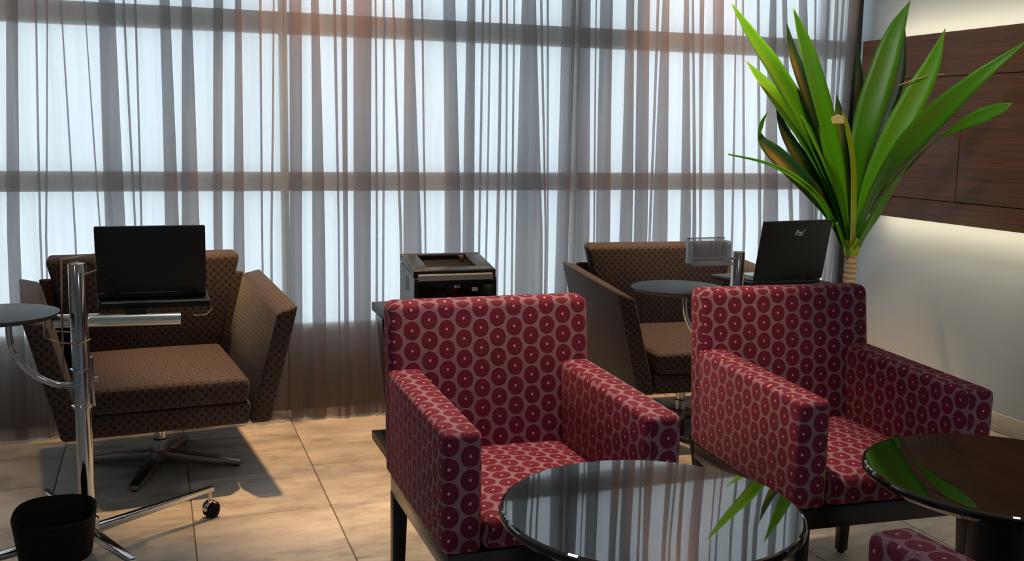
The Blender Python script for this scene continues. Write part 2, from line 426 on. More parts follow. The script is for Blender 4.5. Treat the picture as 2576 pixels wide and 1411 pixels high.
# windows, one per bay
MULL = [XL, -.82, .55, 1.92, 3.30, XR]
rails = [ZS, .983, 1.066, 1.66, 1.752, ZH]
for i in range(len(MULL) - 1):
    x0, x1 = MULL[i], MULL[i + 1]
    w = empty('window_%d' % (i + 1), ((x0 + x1) / 2, YB, ZS)); tag(w, kind='structure')
    hx = (x1 - x0) / 2
    def fbar(nm, a, b, z0, z1, y0=.030, y1=.09, mat=FRAME): return box(nm, mat, w, a, b, y0, y1, z0 - ZS, z1 - ZS, .004)
    fbar('frame_stile', -hx, -hx + .016, ZS, ZH); fbar('frame_stile', hx - .016, hx, ZS, ZH)
    fbar('sill_rail', -hx + .016, hx - .016, ZS, ZS + .03); fbar('head_rail', -hx + .016, hx - .016, ZH - .05, ZH)
    fbar('transom', -hx + .016, hx - .016, .983, 1.066); fbar('transom', -hx + .016, hx - .016, 1.66, 1.752)
    for z0, z1 in ((ZS + .03, .983), (1.066, 1.66), (1.752, ZH - .05)):
        fbar('pane', -hx + .016, hx - .016, z0, z1, .055, .061, GLASS)
    box('diffusing_film', FILM, w, -hx + .0005, hx - .0005, .004, .0055, .0, ZH - ZS)
tag(box('trim_1', DARKFRAME, None, 3.332, 3.388, 4.45, 4.50, 0, CEIL - .002, .004), kind='structure')

# wood wall panel, boards proud of a dark backing
wp = empty('wall_panel', (3.345, 2.62, .887)); tag(wp, 'dark walnut wall panel with a warm glow behind its edges', 'wall panel')
box('backing', BLACKWOOD, wp, -.006, .012, -2.2, 1.68, .02, .82)
for _y in (-1.8, -.4, 1.2): box('wall_batten', BLACKWOOD, wp, .012, .1045, _y - .03, _y + .03, .12, .74)
def board(y0, y1, z0, z1): box('board', WOOD, wp, -.026, -.006, y0 + .0015, y1 - .0015, z0 + .0015, z1 - .0015, .0015, 1)
ZP = [0, .098, .645, .840]
for k, cuts in enumerate(([-2.25, 1.73], [-2.25, -.16, 1.03, 1.73], [-2.25, 1.73])):
    for a, b in zip(cuts[:-1], cuts[1:]): board(a, b, ZP[k], ZP[k + 1])
for nm, zc, up in (('upper', .812, 1), ('lower', .028, -1)):
    box('led_strip', LED, wp, .012, .018, -2.15, 1.66, zc - .004, zc + .004)
    ld = bpy.data.lights.new('cove_light', 'AREA'); ld.shape = 'RECTANGLE'; ld.size = 3.8; ld.size_y = .02
    ld.energy = 6.5; ld.color = (1.0, .82, .54)
    lo = bpy.data.objects.new('cove_light', ld); link(lo, wp)
    lo.location = (.024, -.25, zc + up * .006)
    dirv = Vector((.05, 0, up)).normalized()
    # x axis of the lamp runs along the wall
    zax = -dirv; xax = Vector((0, 1, 0)); yax = zax.cross(xax)
    lo.rotation_euler = Matrix((xax, yax, zax)).transposed().to_euler()

# ------------------------------------------------------------------ ceiling downlights and added fill lamps
LENS = {c: make_emit('lamp_lens', c, 18) for c in (WARM, AMBER, SOFT, COOL)}
for (x, y, pw, colr, ang, lab) in DOWNLIGHTS:
    t = empty('ceiling_downlight', (x, y, CEIL)); tag(t, lab, 'downlight', 'recessed ceiling downlights')
    lathe('trim_ring', [(.042, .0), (.042, -.004), (.058, -.006), (.062, -.001), (.062, 0)], LAMPRIM, t, n=32)
    lathe('lens', [(0, -.0015), (.042, -.0015), (.042, -.0005), (0, -.0005)], LENS[colr], t, n=32)
    ld = bpy.data.lights.new('downlight_beam', 'SPOT'); ld.energy = pw; ld.color = colr; ld.spot_size = math.radians(ang); ld.spot_blend = .55; ld.shadow_soft_size = {WARM: .035, AMBER: .035, SOFT: .14, COOL: .22}[colr]
    lo = bpy.data.objects.new('downlight_beam', ld); link(lo, t); lo.location = (0, 0, -.03)
    if 'tilted' in lab: lo.rotation_euler = (Vector((2.85, 3.70, 1.30)) - Vector((x, y, CEIL - .03))).to_track_quat('-Z', 'Y').to_euler()

# ------------------------------------------------------------------ sheer curtains
BANDS = [(25, 53, 16, 50), (92, 97, 100, 106), (122, 126, 112, 118), (150, 153, 185, 191), (207, 210, 254, 258), (250, 288, 266, 318),
 (308, 313, 338, 344), (340, 345, 352, 358), (400, 424, 416, 452), (463, 482, 455, 502), (540, 564, 538, 560), (592, 606, 588, 615),
 (655, 660, 655, 660), (688, 692, 680, 686), (728, 758, 730, 760), (783, 800, 786, 818), (838, 845, 848, 853), (855, 870, 865, 876),
 (893, 937, 890, 932), (942, 946, 945, 950), (962, 967, 962, 967), (985, 989, 1006, 1012), (1020, 1035, 1018, 1062), (1060, 1064, 1070, 1074),
 (1115, 1142, 1116, 1156), (1178, 1196, 1164, 1192), (1215, 1220, 1203, 1208), (1232, 1236, 1220, 1225), (1255, 1262, 1245, 1252), (1274, 1278, 1270, 1274),
 (1290, 1294, 1288, 1292), (1315, 1345, 1298, 1364), (1357, 1362, 1368, 1372), (1374, 1379, 1378, 1382), (1417, 1450, 1401, 1430), (1460, 1485, 1446, 1481),
 (1496, 1499, 1493, 1496), (1510, 1539, 1502, 1535), (1575, 1592, 1558, 1588), (1605, 1632, 1592, 1624), (1652, 1658, 1632, 1637), (1670, 1684, 1643, 1679),
 (1722, 1732, 1711, 1736), (1738, 1742, 1741, 1749), (1761, 1771, 1760, 1765), (1795, 1820, 1799, 1820), (1847, 1850, 1838, 1842), (1866, 1870, 1871, 1876),
 (1905, 1910, 1908, 1915), (1940, 1953, 1920, 1957), (1965, 1976, 1986, 1994), (2010, 2028, 2012, 2046), (2050, 2054, 2052, 2056),
 (2080, 2084, 2062, 2066), (2102, 2110, 2071, 2078), (2120, 2126, 2083, 2088), (2143, 2160, 2091, 2101)]
YC = 4.405
def curtain(name, bands, xa, xb, lab, seed):
    rnd = random.Random(seed)
    wb = []
    for (a, b, c, d) in bands:
        p = at(a, 0, YC).x; q = at(b, 0, YC).x; r = at(c, 600, YC).x; s = at(d, 600, YC).x
        wb.append((p, q, r, s))
    for e in EXTRA.get(name, []): wb.append(e)
    wb.sort()
    zs = [.012, .1, .22, .36, .5, .66, .82, 1.0, 1.18, 1.36, 1.55, 1.75, 1.95, 2.2, 2.45, CEIL - .03]
    ph = [(rnd.uniform(0, 6.28), rnd.uniform(0, 6.28), rnd.uniform(-1, 1), rnd.uniform(-1, 1)) for _ in wb]
    rows = []
    for z in zs:
        t = min(1.0, max(0.0, (1.93 - z) / (1.93 - .78)))
        if z < .78: t = 1.0 + (.78 - z) * .18
        pts = []; prev_b = xa; yprev = YC
        def single(x0, x1, y0, y1, k):
            for j in (1, 2, 3):
                u = j / 4
                pts.append((x0 + (x1 - x0) * u, y0 + (y1 - y0) * u + .010 * math.sin(math.pi * u) * ph[k][2] * min(1, (x1 - x0) / .06)))
        for k, (p, q, r, s) in enumerate(wb):
            a = p + (r - p) * t; b = q + (s - q) * t
            wob = .0025 * math.sin(z * 2.6 + ph[k][0]); a += wob; b += wob * .7
            a = max(a, prev_b + .003); b = max(b, a + .004)
            w = b - a; dl = min(.011, .004 + w * .12) * (1 + .12 * math.sin(z * 1.9 + ph[k][1])); e = min(.004, w * .25)
            yc = YC + .006 * ph[k][3] + (.008 * math.sin(k * 1.7) if z < 1 else .008 * math.sin(k * 1.7) * max(.2, 1.6 - .6 * z))
            single(prev_b, a, yprev, yc - dl, k)
            m = (a + b) / 2
            pts += [(a, yc - dl), (m, yc - dl * 1.25), (b - e, yc - dl), (b, yc - dl * .5), (b - e, yc), (m, yc + dl * .15), (a + e, yc), (a, yc + dl * .5), (a + e, yc + dl), (m, yc + dl * 1.15), (b, yc + dl)]
            prev_b = b; yprev = yc + dl
        single(prev_b, max(xb, prev_b + .01), yprev, YC, 0); pts.append((max(xb, prev_b + .01), YC))
        pts.insert(0, (xa, YC))
        hem = .012 + 0.0
        rows.append([(x, y, z) for x, y in pts])
    bm = bmesh.new(); vr = [[bm.verts.new(p) for p in r] for r in rows]
    for A, B in zip(vr[:-1], vr[1:]):
        for i in range(len(A) - 1): bm.faces.new((A[i], A[i + 1], B[i + 1], B[i]))
    o = obj('sheer_curtain', bm, SHEER, None, smooth=True, angle=80)
    tag(o, lab, 'curtain', 'sheer curtains across the window'); return o
EXTRA = {'L': [(-2.5 + i * .11, -2.5 + i * .11 + .02 + .03 * ((i * 7) % 3 == 0), -2.49 + i * .11, -2.49 + i * .11 + .03 + .03 * ((i * 5) % 3 == 0)) for i in range(17)]}
SPLIT = at(716, 300, YC).x
curtain('L', [b for b in BANDS if b[0] < 716], XL + .03, SPLIT, 'sheer taupe curtain hanging behind the laptop and left brown armchair', 3)
curtain('R', [b for b in BANDS if b[0] >= 716], SPLIT + .004, 3.26, 'sheer taupe curtain hanging behind the printer and the plant', 5)
tr = empty('curtain_track', (0, YC, CEIL)); tag(tr, 'white ceiling track above the sheer curtains', 'curtain track')
box('rail', LAMPRIM, tr, XL + .02, 3.36, -.015, .015, -.026, -.0005, .003)

# ------------------------------------------------------------------ red armchairs
def padded(name, P, bevel, parent, mat=RED, seg=3, du=0, dv=0):
    bm = bmesh.new(); add_hex(bm, P, bevel, seg)
    return cloth_uv(obj(name, bm, mat, parent, smooth=True, angle=60), du, dv)
def make_red_chair():
    t = empty('red_armchair')
    W = .275
    # backrest, leaning slightly
    def back_y(z): return .205 + (z - .46) * .13      # inner face
    bm = bmesh.new()
    zt = .842
    prof = [(.38, back_y(.40), .270), (.655, back_y(.655), .283), (zt, back_y(zt) + .012, .292)]
    vs = []
    nx = 13
    zz = [.382, .46, .56, .655, .75, zt]
    add_hex(bm, [(-W, .196, .382), (W, .196, .382), (W, .288, .382), (-W, .288, .382),
                 (-W + .002, back_y(zt), zt), (W - .002, back_y(zt), zt), (W - .002, .330, zt), (-W + .002, .330, zt)], .022, 4)
    b = obj('backrest', bm, RED, t, smooth=True, angle=60)
    for v in b.data.vertices:                                # soft crown along the top edge
        if v.co.z > .80: v.co.z -= .012 * (v.co.x / W) ** 2
    cloth_uv(b, .0085, .012)
    for s in (-1, 1):
        xo, xi = s * W, s * (W - .086)
        P = [(min(xo, xi), -.288, .382), (max(xo, xi), -.288, .382), (max(xo, xi), .24, .382), (min(xo, xi), .24, .382),
             (min(xo, xi), -.288, .650), (max(xo, xi), -.288, .650), (max(xo, xi), .262, .664), (min(xo, xi), .262, .664)]
        padded('armrest', P, .017, t, seg=3, du=.012, dv=.02)
    # seat cushion with a crowned top
    bm = bmesh.new(); add_hex(bm, [(-.188, -.290, .383), (.188, -.290, .383), (.188, .215, .383), (-.188, .215, .383),
                                   (-.188, -.282, .458), (.188, -.282, .458), (.188, .215, .456), (-.188, .215, .456)], .024, 3)
    bmesh.ops.subdivide_edges(bm, edges=bm.edges[:], cuts=2, use_grid_fill=True)
    for v in bm.verts:
        if v.co.z > .44: v.co.z += .016 * max(0, 1 - (v.co.x / .19) ** 2) * max(0, 1 - ((v.co.y + .035) / .26) ** 2)
    cloth_uv(obj('seat_cushion', bm, RED, t, smooth=True, angle=70), .004, .006)
    # wooden apron and legs
    box('seat_rail', RAIL, t, -.262, .262, -.278, .278, .328, .3825, .004)
    for sx in (-1, 1):
        for sy in (-1, 1):
            cx, cy = sx * .243, sy * .258
            bm = bmesh.new(); a, c = .020, .014; ox, oy = sx * .004, sy * .012
            add_hex(bm, [(cx - c + ox, cy - c + oy, .008), (cx + c + ox, cy - c + oy, .008), (cx + c + ox, cy + c + oy, .008), (cx - c + ox, cy + c + oy, .008),
                         (cx - a, cy - a, .335), (cx + a, cy - a, .335), (cx + a, cy + a, .335), (cx - a, cy + a, .335)], .003, 2)
            lg = obj('leg', bm, BLACKWOOD, t, smooth=True)
            lathe('glide', [(0, 0), (.010, 0), (.011, .008), (0, .009)], RUBBER, lg, (cx + ox, cy + oy, 0), n=12)
    return t
red = make_red_chair()
red.location = (.822, 2.265, 0); red.rotation_euler = (0, 0, 0)
tag(red, 'red circle-patterned armchair in front of the printer desk', 'armchair', 'red patterned tub armchairs')
r2 = copy_tree(red); r2.location = (1.705, 2.268, 0); r2.rotation_euler = (0, 0, math.radians(-3))
tag(r2, 'red circle-patterned armchair in front of the palm plant and grey wall')
r3 = copy_tree(red); r3.location = (1.328, 1.008, 0); r3.rotation_euler = (0, 0, math.radians(180))
tag(r3, 'red circle-patterned armchair cut off at the bottom right, only its arm showing')

# ------------------------------------------------------------------ brown swivel armchairs
def make_swivel():
    t = empty('swivel_armchair')
    # seat frame
    padded('seat_frame', [(-.268, -.342, .222), (.268, -.342, .222), (.300, .33, .222), (-.300, .33, .222),
                          (-.274, -.345, .302), (.274, -.345, .302), (.315, .33, .302), (-.315, .33, .302)], .012, t, BROWN, 2)
    bm = bmesh.new(); add_hex(bm, [(-.266, -.362, .304), (.266, -.362, .304), (.266, .27, .304), (-.266, .27, .304),
                                   (-.272, -.355, .392), (.272, -.355, .392), (.272, .27, .398), (-.272, .27, .398)], .022, 3)
    bmesh.ops.subdivide_edges(bm, edges=bm.edges[:], cuts=2, use_grid_fill=True)
    for v in bm.verts:
        if v.co.z > .38: v.co.z += .014 * max(0, 1 - (v.co.x / .27) ** 2) * max(0, 1 - ((v.co.y + .045) / .33) ** 2)
    cloth_uv(obj('seat_cushion', bm, BROWN, t, smooth=True, angle=70))
    for s in (-1, 1):
        A = [(.270, -.352, .222), (.344, -.352, .222), (.344, .335, .222), (.270, .335, .222),
             (.372, -.357, .618), (.446, -.357, .640), (.456, .350, .682), (.380, .350, .664)]
        P = [(s * x, y, z) for x, y, z in A]
        if s < 0: P = [P[1], P[0], P[3], P[2], P[5], P[4], P[7], P[6]]
        padded('armrest', P, .014, t, BROWN, 3)
    padded('backrest', [(-.268, .235, .385), (.268, .235, .385), (.268, .335, .385), (-.268, .335, .385),
                        (-.365, .275, .752), (.365, .275, .752), (.352, .362, .768), (-.352, .362, .768)], .020, t, BROWN, 3)
    padded('back_panel', [(-.300, .325, .222), (.300, .325, .222), (.300, .350, .222), (-.300, .350, .222),
                          (-.385, .340, .672), (.385, .340, .672), (.385, .366, .672), (-.385, .366, .672)], .008, t, BROWN, 2)
    # swivel post and four star foot
    lathe('post', [(0, .02), (.026, .02), (.026, .10), (.021, .105), (.021, .16), (.029, .165), (.029, .222), (0, .222)], CHROME, t, n=28)
    for k in range(4):
        a = math.radians(-24 + 90 * k); c, s = math.cos(a), math.sin(a)
        bm = bmesh.new()
        def q(r, w, z): return (r * c - w * s, r * s + w * c, z)
        add_hex(bm, [q(.0, -.028, .022), q(.30, -.017, .004), q(.30, .017, .004), q(.0, .028, .022), q(.0, -.028, .062), q(.30, -.017, .022), q(.30, .017, .022), q(.0, .028, .062)], .003, 2)
        lg = obj('foot', bm, BRUSHED, t, smooth=True)
        lathe('glide', [(0, 0), (.012, 0), (.012, .006), (0, .006)], RUBBER, lg, q(.285, 0, 0), n=12)
    return t
sw = make_swivel(); sw.location = (-.005, 3.965, 0); sw.rotation_euler = (0, 0, math.radians(6))
tag(sw, 'brown swivel armchair with flared arms behind the left laptop stand', 'armchair', 'brown swivel armchairs by the curtain')
s2 = copy_tree(sw); s2.location = (2.175, 3.955, 0); s2.rotation_euler = (0, 0, math.radians(-4))
tag(s2, 'brown swivel armchair between the printer and the plant, partly behind red armchairs')

# ------------------------------------------------------------------ black glass tables
def make_table(cx, cy, r, lab):
    t = empty('round_table', (cx, cy, 0)); tag(t, lab, 'table', 'round black glass tables')
    lathe('table_top', [(0, .572), (r - .022, .572), (r - .010, .577), (r - .001, .588), (r, .593), (r - .002, .598), (r - .006, .600), (r - .0062, .600), (0, .600)], TABLEGLASS, t, n=96, angle=9)
    lathe('rim', [(r - .004, .5855), (r + .0015, .5865), (r + .0022, .591), (r + .0008, .595), (r - .003, .5945)], GLOSSBLK, t, n=96)
    lathe('column', [(0, .02), (.062, .02), (.062, .552), (.12, .556), (.12, .572), (0, .572)], DESKBLACK, t, n=40)
    lathe('foot_plate', [(0, 0), (.20, 0), (.205, .006), (.20, .014), (.075, .022), (0, .022)], DESKBLACK, t, n=56)
make_table(.831, 1.604, .272, 'round black glass table reflecting the curtain, before the middle red armchair')
make_table(1.614, 1.575, .275, 'round black glass table at the right edge reflecting the plant')

# ------------------------------------------------------------------ printer desk and printer
dk = empty('printer_desk', (1.13, 3.78, 0)); tag(dk, 'black low desk with foot slab and leaning side under the printer', 'desk')
box('desk_top', DESKBLACK, dk, -.31, .28, -.30, .30, .536, .570, .003)
box('foot_slab', DESKBLACK, dk, -.31, .28, -.30, .30, .003, .034, .003)
for s, x0 in ((-1, -.296), (1, .252)):
    bm = bmesh.new(); add_hex(bm, [(x0, -.12, .034), (x0 + .014, -.12, .034), (x0 + .014, .02, .034), (x0, .02, .034), (x0, .17, .536), (x0 + .014, .17, .536), (x0 + .014, .285, .536), (x0, .285, .536)], .002, 1)
    obj('side_panel', bm, RAIL, dk)
box('modesty_panel', DESKBLACK, dk, -.28, .25, .20, .212, .25, .536)

pr = empty('laser_printer', (1.095, 3.925, .570)); pr.scale = (1, 1, 1.13); tag(pr, 'black laser printer with open paper tray on the low desk', 'printer')
bm = bmesh.new()
prof = [(-.125, .0), (-.125, .108), (-.118, .116), (-.100, .120), (.090, .145), (.125, .145), (.125, 0)]
vl = [bm.verts.new((-.165, y, z)) for y, z in prof]; vr_ = [bm.verts.new((.165, y, z)) for y, z in prof]
bm.faces.new(vl); bm.faces.new(list(reversed(vr_)))
for i in range(len(prof)):
    j = (i + 1) % len(prof)
    bm.faces.new((vl[j], vl[i], vr_[i], vr_[j]))
bmesh.ops.bevel(bm, geom=[e for e in bm.edges if any(abs(abs(v.co.x) - .165) < 1e-4 for v in e.verts)], offset=.008, segments=3, affect='EDGES', clamp_overlap=True)
obj('body', bm, PRINTERGREY, pr, smooth=True, angle=35)
pz = lambda y: .140 + (y + .105) * .150                       # sloping lid line
def lid_bar(x0, x1, y0, y1, t=.024, nm='lid_frame', mat=None, dz=0.0):
    bm = bmesh.new(); add_hex(bm, [(x0, y0, pz(y0) - t + dz), (x1, y0, pz(y0) - t + dz), (x1, y1, pz(y1) - t + dz), (x0, y1, pz(y1) - t + dz),
                                   (x0, y0, pz(y0) + dz), (x1, y0, pz(y0) + dz), (x1, y1, pz(y1) + dz), (x0, y1, pz(y1) + dz)], .005, 3)
    return obj(nm, bm, mat or PRINTERGREY, pr, smooth=True)
lid_bar(-.165, .165, -.112, -.062); lid_bar(-.165, .165, .100, .124); lid_bar(-.165, -.098, -.064, .102); lid_bar(.100, .165, -.064, .102)
lid_bar(-.100, .102, -.064, .102, .004, 'paper_tray', RUBBER, -.019)
bm = bmesh.new(); add_hex(bm, [(-.150, -.1275, .104), (.150, -.1275, .104), (.150, -.120, .104), (-.150, -.120, .104), (-.150, -.1215, .124), (.150, -.1215, .124), (.150, -.114, .128), (-.150, -.114, .128)], .002, 1)
obj('control_strip', bm, SILVER, pr)
box('front_cover', GLOSSBLK, pr, -.150, .150, -.1285, -.124, .012, .100, .003)
box('paper_stop', BRONZE, pr, .066, .086, .060, .082, .138, .168, .004)
bm = bmesh.new(); add_lathe(bm, [(0, -.001), (.0055, -.001), (.0055, .001), (0, .001)], (0, 0, 0), 20)
bmesh.ops.rotate(bm, verts=bm.verts[:], cent=(0, 0, 0), matrix=Matrix.Rotation(math.pi / 2, 3, 'X'))
bmesh.ops.translate(bm, verts=bm.verts[:], vec=(-.004, -.1292, .084)); lg_ = obj('maker_mark', bm, LOGO, pr)
for k in range(2): box('mark_bar', LOGO, lg_, .004 + k * .006, .0075 + k * .006, -.1297, -.1285, .0795, .0885)
box('sticker', WHITE, pr, .062, .086, -.1295, -.1285, .066, .080)
bm = bmesh.new()
for k in range(3): add_box(bm, -.1656, -.1645, -.03 + k * .02, -.02 + k * .02, .06, .11)
tag(obj('vent', bm, BLACKPL, pr), kind='stuff')

# ------------------------------------------------------------------ laptops
def make_laptop(loc, rz, w, d, tilt, lab, logo=None):
    """screen hinged along y=0, lid back towards -y, keyboard reaching to +y"""
    t = empty('laptop', loc, rz); tag(t, lab, 'laptop')
    box('base', BLACKPL, t, -w / 2, w / 2, .0, d, .002, .020, .005)
    kb = box('keyboard', GLOSSBLK, t, -w / 2 + .02, w / 2 - .02, .03, d * .55, .0200, .0215)
    kw = (w - .05) / 12
    for r in range(4):
        for c in range(12):
            x0 = -w / 2 + .025 + c * kw; y0 = .034 + r * (d * .5 - .03) / 4
            box('key', BLACKPL, kb, x0 + .001, x0 + kw - .001, y0 + .001, y0 + (d * .5 - .03) / 4 - .001, .0215, .0232)
    box('touchpad', GLOSSBLK, t, -.045, .045, d * .62, d * .9, .0200, .0206)
    ca, sa = math.cos(tilt), math.sin(tilt)
    def L(x, h, th): return (x, -h * sa + th * ca - .003, .021 + h * ca + th * sa)   # h up the lid, th towards the user
    def slab(nm, mat, par, x0, x1, h0, h1, t0, t1, bev=.003):
        bm = bmesh.new(); add_hex(bm, [L(x0, h0, t0), L(x1, h0, t0), L(x1, h0, t1), L(x0, h0, t1), L(x0, h1, t0), L(x1, h1, t0), L(x1, h1, t1), L(x0, h1, t1)], bev, 2)
        return obj(nm, bm, mat, par, smooth=bev > 0)
    hgt = d * .94
    ld = slab('lid', LAPTOPM, t, -w / 2, w / 2, 0, hgt, -.004, .006)
    slab('lid_edge', SILVER, ld, -w / 2 + .002, w / 2 - .002, hgt - .001, hgt + .0012, .0, .004, 0)
    slab('screen', GLOSSBLK, ld, -w / 2 + .012, w / 2 - .012, .02, hgt - .012, .006, .0066, 0)
    for s in (-1, 1): tube('hinge', [(s * w * .36 - .02, -.002, .0205), (s * w * .36 + .02, -.002, .0205)], .005, BLACKPL, t, 10)
    if logo:
        cu = bpy.data.curves.new('lid_lettering', 'FONT'); cu.body = logo; cu.size = .030; cu.align_x = 'CENTER'; cu.align_y = 'CENTER'; cu.shear = .25; cu.extrude = .0004; cu.offset = .0009
        to = bpy.data.objects.new('lid_lettering', cu); COL.objects.link(to)
        bpy.context.view_layer.update()
        me = bpy.data.meshes.new_from_object(to.evaluated_get(bpy.context.evaluated_depsgraph_get()))
        bpy.data.objects.remove(to)
        for v in me.vertices:
            x, y, z = v.co; v.co = Vector(L(x * .9 + w * .03, hgt * .80 + y, -.0042 - z))
        me.materials.clear(); me.materials.append(LOGO); me.name = 'lid_lettering'
        link(bpy.data.objects.new('lid_lettering', me), ld)
    return t

# ------------------------------------------------------------------ wheeled laptop stands
def make_stand(lab, hub, ztop, rp, disc, rdisc, arm, tray, basket, feet):
    hx, hy = hub
    t = empty('laptop_stand', (hx, hy, 0)); tag(t, lab, 'stand', 'wheeled chrome laptop stands')
    lo = lambda p: (p[0] - hx, p[1] - hy, p[2])
    zc = .455
    lathe('lower_pole', [(0, .07), (rp * .92, .07), (rp * .92, zc), (0, zc)], CHROME, t, n=36)
    lathe('upper_pole', [(0, zc), (rp, zc), (rp, ztop - .004), (rp - .003, ztop), (0, ztop)], CHROME, t, n=36)
    lathe('hub', [(0, .06), (rp * 1.25, .06), (rp * 1.25, .115), (rp, .12), (0, .12)], CHROME, t, n=36)
    for z in (.452, .560): lathe('collar', [(rp, z), (rp + .006, z + .001), (rp + .006, z + .008), (rp, z + .009)], CHROME, t, n=36)
    bm = bmesh.new(); add_tube(bm, [(rp, 0, .532), (rp + .02, 0, .532)], .008, 14); kn = obj('clamp_knob', bm, CHROME, t, smooth=True)
    tube('rod', [(rp + .006, -.006, .455), (rp + .004, -.006, .60)], .004, CHROME, t, 8)
    # feet with casters
    for k, (ax, ay) in enumerate(feet):
        L_ = math.hypot(ax, ay); c, s = ax / L_, ay / L_
        q = lambda r, w, z: (r * c - w * s, r * s + w * c, z)
        bm = bmesh.new(); add_hex(bm, [q(.02, -.014, .066), q(L_ + .012, -.010, .088), q(L_ + .012, .010, .088), q(.02, .014, .066),
                                       q(.02, -.014, .092), q(L_ + .012, -.010, .104), q(L_ + .012, .010, .104), q(.02, .014, .092)], .003, 2)
        ft = obj('foot', bm, CHROME, t, smooth=True)
        tube('caster_stem', [q(L_, 0, .055), q(L_, 0, .090)], .006, CHROME, ft, 12)
        for w0 in (-.018, .005):
            bm = bmesh.new(); add_tube(bm, [q(L_ + .004, w0, .024), q(L_ + .004, w0 + .004, .024), q(L_ + .004, w0 + .009, .024), q(L_ + .004, w0 + .013, .024)], [.019, .0238, .0238, .019], 22)
            obj('caster_wheel', bm, RUBBER, ft, smooth=True)
        bm = bmesh.new(); ring = []
        for j in range(9):
            th = math.pi * j / 8
            ring.append([bm.verts.new(q(L_ + .004 + .027 * math.cos(th), w, .026 + .031 * math.sin(th))) for w in (-.0135, .0135)])
        for A, B in zip(ring[:-1], ring[1:]): bm.faces.new((A[0], A[1], B[1], B[0]))
        o = obj('caster_hood', bm, CHROME, ft, smooth=True)
        md = o.modifiers.new('thickness', 'SOLIDIFY'); md.thickness = .002
    # black storage bin
    bx, by, bz0, bz1 = basket
    bm = bmesh.new(); n = 40
    def ringv(rx, ry, z, tiltz=0): return [bm.verts.new((bx - hx + rx * math.copysign(abs(math.cos(a)) ** .72, math.cos(a)), by - hy + ry * math.copysign(abs(math.sin(a)) ** .72, math.sin(a)), z + tiltz * math.sin(a))) for a in [2 * math.pi * i / n for i in range(n)]]
    R = [ringv(.082, .098, bz0), ringv(.094, .112, bz0 + .006), ringv(.108, .132, bz1), ringv(.105, .129, bz1 + .003), ringv(.102, .126, bz1), ringv(.090, .107, bz0 + .012), ringv(.05, .06, bz0 + .012)]
    bm.faces.new(list(reversed(R[0]))); bm.faces.new(R[-1])
    for A, B in zip(R[:-1], R[1:]):
        for i in range(n): bm.faces.new((A[i], A[(i + 1) % n], B[(i + 1) % n], B[i]))
    obj('storage_bin', bm, RUBBER, t, smooth=True)
    box('bin_bracket', BLACKPL, t, -.02, .02, -.06, -.01, .10, .16, .003)
    # round side shelf on a bent tube
    dx, dy, dz = lo(disc)
    lathe('side_shelf', [(0, dz - .014), (rdisc - .012, dz - .014), (rdisc, dz - .004), (rdisc - .001, dz - .001), (rdisc - .004, dz), (0, dz)], SLATE, t, (dx, dy, 0), n=64, angle=30)
    dirx = Vector((-dx, -dy, 0)); Lh = dirx.length; u = dirx / Lh
    base = Vector((dx, dy, 0)) + u * .03
    pts = [base + Vector((0, 0, dz - .014)), base + Vector((0, 0, dz - .07)), base + u * .012 + Vector((0, 0, dz - .12)), base + u * .05 + Vector((0, 0, dz - .175)), base + u * .11 + Vector((0, 0, dz - .212)), u * -rp * .8 + Vector((0, 0, dz - .222))]
    bm = bmesh.new(); add_tube(bm, smooth_path(pts), .009, 14); obj('shelf_bracket', bm, CHROME, t, smooth=True)
    # horizontal chrome arm and laptop tray
    a0, a1 = Vector(lo(arm[0])), Vector(lo(arm[1])); m = a0.lerp(a1, .70); m2 = a0.lerp(a1, .715)
    bm = bmesh.new(); add_tube(bm, [a0, m, m2, a1], .020, 22); obj('swing_arm', bm, SATIN, t, smooth=True)
    bm = bmesh.new(); add_tube(bm, [m, m2], .0198, 22); obj('arm_band', bm, RUBBER, t, smooth=True)
    bm = bmesh.new(); add_tube(bm, [a0 + (a0 - a1).normalized() * .008, a0], .017, 22); obj('arm_cap', bm, BRUSHED, t, smooth=True)
    cz = a0.lerp(a1, .16)
    box('arm_clamp', CHROME, t, -.024, .024, -.01, cz.y + .012, cz.z - .024, cz.z + .024, .004)
    x0, x1, y0, y1, z = tray
    tb = empty_bm = bmesh.new()
    add_box(tb, x0 - hx, x1 - hx, y0 - hy, y1 - hy, z - .026, z, .003)
    obj('tray', tb, BLACKPL, t, smooth=True)
    xm = (a0.x + a1.x) / 2 + .05
    box('tray_post', BLACKPL, t, xm - .03, xm + .03, cz.y - .012, max(cz.y + .012, y0 - hy + .05), cz.z + .012, z - .020, .002)
    tube('tray_edge', [(x0 - hx + .01, y0 - hy - .003, z - .003), (x1 - hx, y0 - hy - .003, z - .003), (x1 - hx + .006, y0 - hy - .003, z - .03), (x1 - hx - .012, y0 - hy + .0, z - .048), (x1 - hx - .05, y0 - hy, z - .050)], .0035, BRUSHED, t, 8)
    return t
HL = (-.212, 3.15)
stL = make_stand('chrome wheeled laptop stand with black bin in front of left brown armchair', HL, .872, .0245,
    (-.425, 3.15, .738), .165, ((-.285, 3.222, .695), (.066, 3.222, .690)), (-.165, .152, 3.232, 3.47, .745), (-.285, 2.985, .085, .205),
    [(.355, .215), (.125, -.300), (-.33, -.24), (-.14, .33)])
HR = (1.98, 3.22)
stR = make_stand('chrome wheeled laptop stand behind the right red armchair, beside the plant', HR, .849, .0240,
    (1.725, 3.185, .735), .165, ((1.91, 3.285, .668), (2.26, 3.285, .668)), (2.14, 2.47, 3.26, 3.50, .705), (1.86, 3.05, .085, .205),
    [(.30, .22), (.10, -.25), (-.33, -.24), (-.14, .33)])
